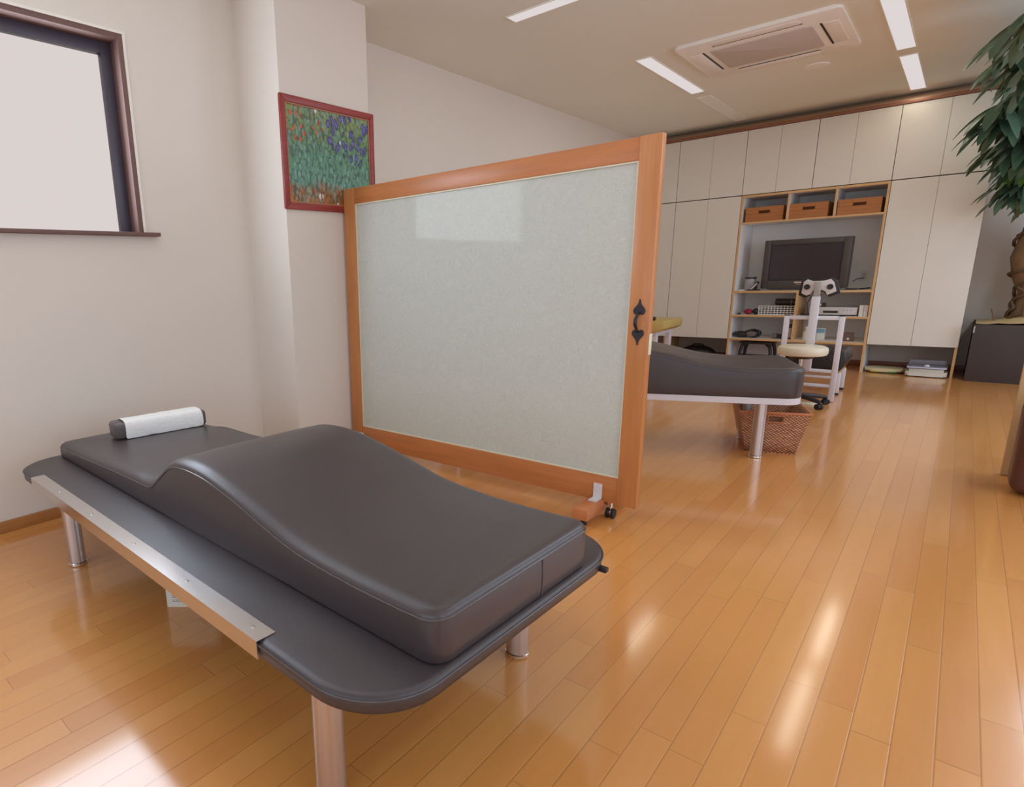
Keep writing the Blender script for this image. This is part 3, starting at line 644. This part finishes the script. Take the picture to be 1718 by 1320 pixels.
# near bed
bed = thing('treatment_bed', 'large dark brown leather treatment bed with steel edge rail, nearest the side window', 'treatment bed', (-1.646, 1.092, 0), R(-2.0))
ZB = .375
base = MB(); o2 = rrect(-1.145, 1.060, -.455, .500, .165, 14)
rings = [(0, -.0415, .010), (0, -.036, .002), (0, -.012, 0), (0, -.006, .0025), (0, -.0022, .008), (0, 0, .018)]
prev = None; first = None
for _, z, ins in rings:
    ring = [base.bm.verts.new((x, y, z)) for x, y in rrect(-1.145 + ins, 1.060 - ins, -.455 + ins, .500 - ins, .165 - ins, 14)]
    if prev:
        for i in range(len(ring)):
            j = (i + 1) % len(ring); base.bm.faces.new((prev[i], prev[j], ring[j], ring[i]))
    else: first = ring
    prev = ring
base.bm.faces.new(prev); base.bm.faces.new(first)
bs = base.build('base_board', 'leather2', bed, 60); bs.location = (0, 0, ZB)
MB().tube([(x, y, -.009) for x, y in rrect(-1.1455, 1.0605, -.4555, .5005, .1655, 14)], .0022, 6, True).build('edge_piping', 'pipe', bs, 60)
add_cushion(bed, ZB + .0005, 'leather', .045)
for u, v in ((-.785, -.362), (.832, -.375), (.832, .343), (-.785, .343)): tube_leg(bed, u, v, ZB - .0418)
rl = MB(); rl.box(-.868, .716, -.4605, -.412, .0006, .0024); rl.box(-.868, .716, -.4605, -.458, -.0395, .0006); rl.box(-.868, .716, -.458, -.4556, -.0395, -.0375)
ro = rl.build('edge_rail', 'steel', bed); ro.location = (0, 0, ZB)
for u in (-.60, -.28, .05, .37, .665):
    MB().lathe([(0, 0), (.0055, 0), (.004, .0016), (0, .0020)], (u, -.436, .0025), 14).build('screw', 'chrome', ro)
# small bolt at the far corner of the base
MB().box(1.045, 1.075, .36, .378, -.036, -.024, .002).build('corner_bolt', 'iron', bs)
# far bed
bed2 = thing('treatment_bed', 'dark leather treatment bed on white metal frame behind the wooden screen', 'treatment bed', (-1.609, 3.824, 0), R(21.9))
MB().prism(rrect(-1.130, 1.047, -.277, .326, .10, 12), 'z', .336, .371, .004).build('frame', 'whitemetal', bed2, 60)
add_cushion(bed2, .3715, 'leather', .095, .054)
for u, v in ((.862, -.185), (.862, .235), (-.93, -.185), (-.93, .235)): tube_leg(bed2, u, v, .3355, .0315)
for u, v in ((.80, -.22), (.92, -.22)): MB().lathe([(0, -.006), (.006, -.006), (.006, 0), (0, 0)], (u, v, .3355), 10).build('frame_bolt', 'chrome', bed2)
# towel pillow on the near bed
t = thing('towel_pillow', 'grey vinyl block pillow wrapped in a white towel', 'pillow', (0, 0, 0))
P0 = Vector((-2.52, 1.04)); P1 = Vector((-2.470, 1.385)); dr = (P1 - P0).normalized(); L = .37
ang = math.atan2(dr.y, dr.x); ctr = (P0 + P1) / 2 + Vector((-dr.y, dr.x)) * .052
a_ = R(-2.0); lu = (ctr.x + 1.646) * math.cos(a_) + (ctr.y - 1.092) * math.sin(a_)
t.location = (ctr.x, ctr.y, ZB + .0005 + interp(SEAM, lu) + .028); t.rotation_euler = (0, 0, ang)
hx = .205
f = MB(); f.box(-hx, hx, -.055, .055, 0.0, .072, .016, 4); f.build('block', 'vinylgrey', t)
tw = MB(); rows = []
prof = [(-.060, .001), (-.062, .02), (-.061, .05), (-.050, .073), (-.03, .079), (.03, .079), (.052, .072), (.061, .05), (.061, .02), (.060, .001)]
for k in range(25):
    x = -hx + .042 + (2 * hx - .062) * k / 24; row = []
    for j, (y, z) in enumerate(prof):
        n = (random.random() - .5) * .003; row.append((x + (random.random() - .5) * (.006 if k in (0, 24) else 0), y + n, max(0.001, z + n)))
    rows.append(row)
tw.grid(rows); tw = tw.build('towel', 'towel', t, 50)
sm = tw.modifiers.new('thick', 'SOLIDIFY'); sm.thickness = .003; sm.offset = 0; ss = tw.modifiers.new('sub', 'SUBSURF'); ss.levels = 1; ss.render_levels = 2
m = MB(); m.tube([(-hx - .0008, -.045, .055), (-hx - .0008, .045, .055)], .0012, 6); m.build('end_seam', 'pipe', t)
# card board with fine print under the near bed
t = thing('printed_card', 'white printed card box standing on the floor under the near bed', 'box', (-1.848, .838, 0), R(41))
MB().box(0, .165, 0, .035, 0, .155, .001, 1).build('card', 'palewhite', t)
m = MB(); random.seed(9)
for k, z in enumerate([.020, .026, .038, .044, .056, .062, .078, .084, .098, .104]):
    x = .022
    while x < .145:
        wd = random.uniform(.006, .016); m.box(x, min(x + wd, .15), -.0004, 0, z, z + .0022); x += wd + .003
m.build('fine_print', 'ink', t)

# ------------------------------------------------------------------ rolling screen
sx0, sx1, yf, zb, zt = -2.666, -.897, 2.553, .073, 1.603
scr = thing('rolling_screen', 'cherry wood rolling screen with frosted paper-textured glass', 'screen', ((sx0 + sx1) / 2, yf, 0)); hx = (sx1 - sx0) / 2; T = .040
def part(b, name, mat, **k): return b.build(name, mat, scr, **k)
part(MB().box(hx - .085, hx, 0, T, zb, zt, .0015), 'stile', 'woodV'); part(MB().box(-hx, -hx + .085, 0, T, zb, zt, .0015), 'stile', 'woodV')
part(MB().box(-hx + .0852, hx - .0852, .004, T - .004, zt - .088, zt - .001, .002), 'rail', 'woodH'); part(MB().box(-hx + .0852, hx - .0852, .004, T - .004, zb + .001, zb + .122, .002), 'rail', 'woodH')
gx, gz0, gz1 = hx - .0854, zb + .1222, zt - .0882
part(MB().box(-gx, gx, .016, .022, gz0, gz1), 'glass_panel', 'glass')
m = MB(); m.box(-gx, -gx + .006, .008, .0158, gz0, gz1); m.box(gx - .006, gx, .008, .0158, gz0, gz1); m.box(-gx + .006, gx - .006, .008, .0158, gz0, gz0 + .006); m.box(-gx + .006, gx - .006, .008, .0158, gz1 - .006, gz1); part(m, 'glazing_bead', 'cream')
for sxx in (1, -1):
    fx = .712 if sxx > 0 else -.81
    fo = part(MB().box(fx - .035, fx + .035, -.180, -.0005, .036, .086, .003), 'foot', 'woodY')
    part(MB().box(fx - .035, fx + .035, T + .0005, .30, .046, .086, .003), 'foot', 'woodY')
    br = MB(); br.box(fx - .020, fx + .020, -.0004, .0036, .0862, .156); br.box(fx - .020, fx + .020, -.055, -.0004, .0862, .0892)
    bo = part(br, 'angle_bracket', 'cutgray')
    m = MB()
    for px, pz in ((-.010, .146), (.010, .144), (0, .130)): m.cyl((fx + px, -.0025, pz), (fx + px, -.0004, pz), .0052, seg=12)
    for px, py in ((-.008, -.022), (.008, -.035), (-.010, -.045)): m.cyl((fx + px, py, .0892), (fx + px, py, .0912), .0052, seg=12)
    m.build('screws', 'whitemetal', bo)
    MB().cyl((fx, -.13, 0), (fx, -.13, .0358), .014).build('glide', 'rubber', fo)
    for yy in (.06, .26):
        cx = fx + (.058 if yy == .06 else 0)
        if yy == .06: yy = .018
        c = MB(); c.cyl((cx - .018, yy, .0225), (cx - .006, yy, .0225), .0225); c.cyl((cx + .006, yy, .0225), (cx + .018, yy, .0225), .0225)
        co = part(c, 'caster', 'rubber'); m = MB(); m.cyl((cx - .0058, yy, .0225), (cx + .0058, yy, .0225), .012); m.cyl((cx, yy, .03), (cx, yy, .0458 if yy > .1 else .0738), .007); m.build('caster_fork', 'chrome', co)
# wrought-iron pull
hz = .886; px_ = hx - .042
m = MB()
def spade(zc, s):
    pts = []
    for k in range(29):
        a = math.pi * 2 * k / 28
    prof = [(.0018, .044), (.0028, .030), (.006, .022), (.016, .012), (.023, .002), (.0245, -.006), (.021, -.015), (.013, -.020), (.0, -.015 if s > 0 else -.012)]
    right = [(x, zc + s * z) for x, z in prof]; left = [(-x, z) for x, z in reversed(right[:-1])]
    return [(px_ + x, z) for x, z in right + left]
m.prism(spade(hz + .050, 1), 'y', -.0045, -.0004, .001, 1); m.prism(spade(hz - .050, -1), 'y', -.0045, -.0004, .001, 1)
m.tube([(px_, -.004, hz + .040), (px_, -.016, hz + .032), (px_ - .002, -.030, hz + .012), (px_ - .002, -.032, hz - .006), (px_, -.018, hz - .030), (px_, -.004, hz - .040)], [.0045, .0055, .0078, .0078, .0055, .0045], 12)
part(m, 'pull_handle', 'iron')
part(MB().box(hx + .0003, hx + .004, .006, .034, .752, .838, .0008), 'strike_plate', 'cream')

# ------------------------------------------------------------------ wicker basket
t = thing('wicker_basket', 'brown wicker basket on the floor behind the far bed leg', 'basket', (-.69, 4.10, 0), R(19))
wt, wb_, dt, db, h_ = .178, .125, .46, .40, .248
def bp(fx, fz, side):     # point on a tapered wall: fx 0..1 along, fz 0..1 up
    w = wb_ + (wt - wb_) * fz; y0 = .02 - .02 * fz; y1 = y0 + db + (dt - db) * fz
    c = [(-w, y0), (w, y0), (w, y1), (-w, y1)]; a, b = c[side], c[(side + 1) % 4]
    return (a[0] + (b[0] - a[0]) * fx, a[1] + (b[1] - a[1]) * fx, h_ * fz)
m = MB()
for side in range(4):
    fxs = [0, .2, .42, .62, .8, 1]; fzs = [0, .3, .6, .78, .93, 1]
    Vv = [[m.bm.verts.new(bp(a, b, side)) for a in fxs] for b in fzs]
    for j in range(5):
        for i in range(5):
            if side in (0, 2) and j == 3 and i == 2: continue
            m.bm.faces.new((Vv[j][i], Vv[j][i + 1], Vv[j + 1][i + 1], Vv[j + 1][i]))
m.bm.faces.new([m.bm.verts.new(bp(0, 0.01, s)) for s in range(4)])
bmesh.ops.remove_doubles(m.bm, verts=m.bm.verts, dist=.0005)
o = m.build('woven_body', 'wicker', t, 30); sd = o.modifiers.new('thick', 'SOLIDIFY'); sd.thickness = .010; sd.offset = -1
m = MB(); m.tube([bp(0, 1, s) for s in range(4)], .008, 10, True); m.build('rim', 'rattan', t)
for s in (0, 2):
    m = MB(); q = [bp(.40, .77, s), bp(.64, .77, s), bp(.64, .94, s), bp(.40, .94, s)]; m.tube(q, .005, 8, True); m.build('handle_hole_rim', 'rattan', t)

# ------------------------------------------------------------------ rolling stool
t = thing('rolling_stool', 'round ivory rolling stool with black five-star base', 'stool', (-.838, 5.735, 0))
MB().lathe([(0, .398), (.145, .398), (.160, .404), (.167, .42), (.167, .445), (.161, .460), (.142, .470), (0, .476)], seg=56).build('seat', 'ivory', t)
MB().lathe([(0, .372), (.07, .372), (.10, .397), (0, .397)], seg=24).build('seat_plate', 'blackp', t)
MB().cyl((0, 0, .22), (0, 0, .372), .0135).build('gas_lift', 'chrome', t); MB().lathe([(0, .06), (.03, .06), (.028, .10), (.023, .22), (0, .22)], seg=24).build('column_sleeve', 'blackp', t)
MB().lathe([(0, .05), (.042, .05), (.042, .085), (.03, .10), (0, .10)], seg=24).build('hub', 'blackp', t)
for k in range(5):
    a = R(34 - 72 * k); c, s = math.cos(a), math.sin(a)
    MB().tube([(c * .03, s * .03, .078), (c * .12, s * .12, .072), (c * .215, s * .215, .060)], [.020, .019, .015], 12).build('base_arm', 'blackp', t)
    cx, cy = c * .215, s * .215; m = MB()
    px2, py2 = -s, c
    for q in (-1, 1): m.cyl((cx + px2 * .003 * q, cy + py2 * .003 * q, .0225), (cx + px2 * .020 * q, cy + py2 * .020 * q, .0225), .0225, seg=20)
    m.cyl((cx, cy, .04), (cx, cy, .062), .010); m.build('caster', 'rubber', t)

# ------------------------------------------------------------------ white measuring stand
YS2 = 5.99
t = thing('equipment_stand', 'white metal stand with two-lens head behind the ivory stool', 'equipment stand', (-.83, YS2, 0))
for x in (-.178, .186):
    u = MB().box(x - .018, x + .018, -.018, .018, .004, .685, .002).build('upright', 'whitemetal', t)
    MB().box(x - .0185, x + .0185, -.0185, .0185, .6852, .691, .002).build('end_cap', 'rubber', u)
MB().box(-.1598, .1678, -.015, .015, .655, .685, .002).build('crossbar', 'whitemetal', t); MB().box(-.1598, .1678, -.015, .015, .235, .258, .002).build('crossbar', 'whitemetal', t); MB().box(-.1598, .1678, -.012, .012, .115, .138, .002).build('crossbar', 'whitemetal', t)
MB().box(-.024, .032, -.046, -.0155, .245, .840, .003).build('column', 'whitemetal', t); MB().box(-.016, .026, -.042, -.020, .8402, .955, .002).build('inner_post', 'grayp', t)
head = [(-.100, .866), (-.092, .955), (-.068, .974), (-.030, .958), (.040, .960), (.080, .976), (.104, .950), (.126, .880), (.070, .850), (.058, .880), (.034, .892), (-.022, .890), (-.036, .858), (-.066, .846)]
MB().prism([(.004 + (x - .004) * 1.20, z + (.010 if z > .92 else -.016)) for x, z in head], 'y', -.010, .012, .003).build('head_backing', 'blackp', t)
MB().prism(head, 'y', -.0195, -.0105, .002).build('head_plate', 'cutgray', t)
for x in (-.066, .084):
    MB().lathe([(0, 0), (.018, 0), (.021, .004), (.021, .012), (.016, .014), (.012, .010), (0, .009)], seg=24).rot(R(90), 'X').build('lens', 'blackp', t).location = (x, -.0198, .915)
MB().cyl((-.16, -.004, .951), (-.09, -.004, .951), .006).build('side_pin', 'chrome', t)
MB().tube([(-.03, .0, .845), (-.055, .01, .79), (-.05, .015, .72), (-.03, .012, .69)], .004, 6).build('cable', 'blackp', t)
MB().cyl((.045, -.02, .775), (.075, -.02, .775), .017).build('clamp_knob', 'blackp', t); MB().cyl((.0325, -.02, .775), (.0448, -.02, .775), .008).build('knob_shaft', 'chrome', t)
MB().prism(rrect(-.11, .10, -.30, -.21, .04, 6), 'z', .0, .012, .003).build('foot_plate', 'cream', t).location = (0.03, .05, 0)
# black bench
t = thing('padded_bench', 'low black padded bench on white legs behind the equipment stand', 'bench', (-.85, 6.50, 0))
MB().prism([(-.22, .205), (.205, .205), (.245, .30), (.225, .372), (.19, .382), (-.20, .382), (-.235, .30)], 'y', -.20, .20, .014, 3).build('seat', 'leatherBlk', t)
MB().box(-.20, .205, -.17, .17, .190, .2045).build('seat_board', 'maple', t)
for sx in (-1, 1):
    for sy in (-1, 1):
        l = MB().box(sx * .195 - .018, sx * .195 + .018, sy * .15 - .018, sy * .15 + .018, .016, .1898, .002).build('leg', 'whitemetal', t); MB().box(sx * .195 - .0185, sx * .195 + .0185, sy * .15 - .0185, sy * .15 + .0185, 0, .0158, .002).build('foot_cap', 'rubber', l)
for sy in (-1, 1): MB().box(-.1768, .1768, sy * .15 - .010, sy * .15 + .010, .135, .155, .002).build('stretcher', 'whitemetal', t)

# ------------------------------------------------------------------ yellow couch
t = thing('padded_couch', 'mustard padded couch on white legs behind the screen edge', 'couch', (-2.55, 6.62, 0))
MB().prism([(-.45, .465), (.40, .470), (.465, .505), (.465, .575), (.45, .582), (-.45, .582)], 'y', -.28, .28, .008).build('cushion', 'yellow', t)
MB().box(-.42, .38, -.24, .24, .435, .4648).build('under_frame', 'whitemetal', t)
for sx in (-1, 1):
    for sy in (-1, 1): MB().box(sx * .36 - .025, sx * .36 + .025, sy * .20 - .025, sy * .20 + .025, 0, .4348, .004).build('leg', 'whitemetal', t)
MB().lathe([(0, 0), (.012, 0), (.022, .012), (.022, .03), (.012, .038), (0, .04)], (.335, -.2, .5825), 18).build('black_knob', 'blackp', t)

# ------------------------------------------------------------------ tree in a planter
tr = thing('potted_tree', 'tall broad-leaved tree with vine-wrapped trunk in a charcoal planter', 'potted tree', (.55, 8.0, 0))
px0, px1, py0, py1, ph = -.425, .55, -.318, .30, .515
m = MB(); m.box(px0, px1, py0, py0 + .02, 0, ph, .002); m.box(px0, px1, py1 - .02, py1, 0, ph, .002); m.box(px0, px0 + .02, py0 + .02, py1 - .02, 0, ph, .002); m.box(px1 - .02, px1, py0 + .02, py1 - .02, 0, ph, .002); m.box(px0 + .02, px1 - .02, py0 + .02, py1 - .02, 0, .02)
m.build('planter_box', 'planter', tr)
m = MB(); m.box(px0 - .001, px0 + .010, py0 - .003, py0 - .0005, .44, .50); m.build('corner_bracket', 'grayp', tr)
rows = []
for i in range(15):
    x = px0 + .01 + (px1 - px0 - .02) * i / 14; row = []
    for j in range(11):
        y = py0 + .01 + (py1 - py0 - .02) * j / 10; r_ = math.hypot(x + .02, y)
        row.append((x, y, ph + .004 + .10 * math.exp(-(r_ / .22) ** 2) + random.uniform(-.004, .006)))
    rows.append(row)
b = MB(); b.grid(rows); b.build('jute_cover', 'jute', tr, 60)
tk = [(-.05, 0, .53), (-.05, 0, .66), (-.04, 0, .80), (-.07, -.01, .95), (-.09, -.02, 1.10), (-.08, -.03, 1.25), (-.05, -.05, 1.42), (-.03, -.10, 1.62), (-.02, -.2, 1.85), (-.05, -.35, 2.05)]
MB().tube(tk, [.17, .15, .15, .18, .19, .17, .12, .085, .065, .05], 18).build('trunk', 'trunk', tr, 60)
def trunk_at(z):
    for a, b in zip(tk, tk[1:]):
        if a[2] <= z <= b[2]:
            f = (z - a[2]) / (b[2] - a[2]); return (a[0] + (b[0] - a[0]) * f, a[1] + (b[1] - a[1]) * f)
    return tk[-1][:2]
RZ = [(.5, .175), (.66, .158), (.80, .156), (.95, .186), (1.10, .196), (1.25, .176), (1.42, .126)]
for n, (z0, z1, a0, turns) in enumerate([(.56, 1.38, 200, 1.1), (.56, 1.36, 160, -.9), (.60, 1.30, 230, .5), (.88, 1.32, 120, 1.3), (.57, .92, 185, .15), (.57, 1.0, 195, -.2)]):
    pts = []
    for k in range(34):
        f = k / 33; z = z0 + (z1 - z0) * f; c = trunk_at(z); rr = interp(RZ, z) + .012; a = R(a0 + 360 * turns * f) + .25 * math.sin(f * 17 + n)
        pts.append((c[0] + rr * math.cos(a), c[1] + rr * math.sin(a), z))
    MB().tube(pts, .013, 7).build('vine', 'vine', tr, 60)
MB().tube([(-.30, -.12, ph), (-.31, -.13, ph + .06), (-.335, -.14, ph + .13)], .006, 6).build('dry_twig', 'vine', tr)
# crown: whorls of drooping leaflets (world positions; x, y, z, leaflet length)
WH = [(.075, 4.75, 2.33, .20), (.13, 4.9, 2.44, .20), (-.01, 5.0, 2.34, .20), (.03, 5.3, 2.40, .21), (.10, 5.4, 2.36, .22), (-.04, 5.6, 2.38, .22), (.02, 5.9, 2.36, .23), (.12, 6.0, 2.40, .24), (-.06, 6.0, 2.36, .23),
      (.02, 6.4, 2.34, .25), (.13, 6.5, 2.34, .25), (.05, 6.8, 2.28, .27), (-.06, 6.6, 2.23, .26), (.14, 6.9, 2.22, .27), (.05, 7.0, 2.12, .28), (-.05, 6.8, 2.14, .27), (.14, 7.1, 2.08, .28), (.03, 7.2, 2.02, .28), (.12, 7.2, 1.96, .28),
      (.15, 7.3, 1.93, .28), (.2, 7.0, 2.3, .28), (.25, 7.2, 2.1, .28), (.22, 6.2, 2.42, .25), (.20, 5.4, 2.46, .22),
      (.14, 7.5, 1.80, .22), (.08, 7.45, 1.70, .22), (.17, 7.5, 1.68, .22), (.20, 7.45, 1.76, .22), (.10, 7.5, 1.62, .2), (.20, 7.5, 1.60, .2),
      (.45, 7.4, 2.2, .28), (.6, 7.3, 2.35, .28), (.75, 7.6, 2.2, .28), (.9, 7.8, 2.05, .28), (.7, 7.2, 2.0, .28), (.5, 6.8, 2.35, .27), (.65, 6.5, 2.4, .26), (.45, 6.1, 2.42, .25), (.4, 5.5, 2.44, .23), (.35, 7.7, 1.75, .22), (.55, 7.6, 1.7, .22), (.95, 7.5, 2.3, .28)]
O = Vector((.55, 8.0, 0)); random.seed(21)
fol, yng, stems = MB(), MB(), MB()
def leaflet(b, p, d, n, L, wd):
    d = d.normalized(); s = d.cross(n).normalized(); up = s.cross(d).normalized(); rows = []
    K = 7
    for k in range(K):
        f = k / (K - 1); wdt = wd * min(1.0, (f / .45 + .06) ** .8) * (1 if f < .62 else math.sqrt(max(0.0, 1 - ((f - .62) / .385) ** 2)))
        c = p + d * (L * f) - Vector((0, 0, 1)) * (L * .48 * f * f); fold = up * wdt * .28
        rows.append([c - s * wdt + fold, c, c + s * wdt + fold])
    b.grid(rows)
for q, (x, y, z, L) in enumerate(WH):
    if q < 30: x += .075; L *= .92
    c = Vector((x, y, z)) - O; young = q in (24, 27, 38)
    out = Vector((-.75, -.25, -.45))
    b = yng if young else fol
    for rep in range(2):
        cc = c + Vector((rep * .09 + random.uniform(-.03, .03), random.uniform(-.12, .12), random.uniform(-.05, .05)))
        n7 = random.randint(6, 8); a0 = random.uniform(0, 6.28)
        for k in range(n7):
            a = a0 + 6.283 * k / n7; d = Vector((math.cos(a), math.sin(a), random.uniform(-.45, -.05))) + out * .55
            LL = L * random.uniform(.75, 1.1); leaflet(b, cc, d, Vector((0, 0, 1)), LL, LL * random.uniform(.12, .15))
        stems.tube([cc, cc * .8 + (c * .2) - out * .05 - Vector((0, 0, .02))], .004, 5)
fol.build('foliage', 'leaf', tr, 180); yng.build('young_foliage', 'leafy', tr, 180)
for bx in [[(-.03, -.10, 1.62), (-.15, -.6, 2.05), (-.35, -1.4, 2.30), (-.42, -2.2, 2.42), (-.45, -3.1, 2.38)], [(-.02, -.2, 1.85), (-.2, -.6, 2.1), (-.45, -1.0, 2.15)], [(-.05, -.35, 2.05), (.1, -.9, 2.35), (0, -1.6, 2.42)], [(-.03, -.1, 1.62), (-.2, -.3, 1.70), (-.38, -.5, 1.72)], [(-.02, -.2, 1.85), (.2, -.4, 2.1), (.4, -.5, 2.25)]]:
    stems.tube(bx, [.03, .022, .016, .012, .010][:len(bx)], 8)
stems.build('branches', 'vine', tr, 60)

# ------------------------------------------------------------------ things at the room's open side
t = thing('partition_panel', 'beige standing panel edge beside the brown upholstered seat', 'partition', (.738, 4.38, 0))
MB().box(-.465, .465, -.018, .018, .004, 1.15, .003).build('panel', 'beige', t)
for x in (-.25, .25):
    for q in (-1, 1): MB().box(x - .03, x + .03, min(q * .0185, q * .14), max(q * .0185, q * .14), 0, .03, .004).build('foot', 'beige', t)
t = thing('upholstered_seat', 'brown vinyl seat block with rounded edges before the beige panel', 'seat', (.630, 4.12, 0))
MB().box(-.345, .345, -.135, .09, .012, .455, .05, 5).build('seat_block', 'brownv', t); MB().box(-.27, .27, -.07, .05, 0, .0118).build('base', 'rubber', t)
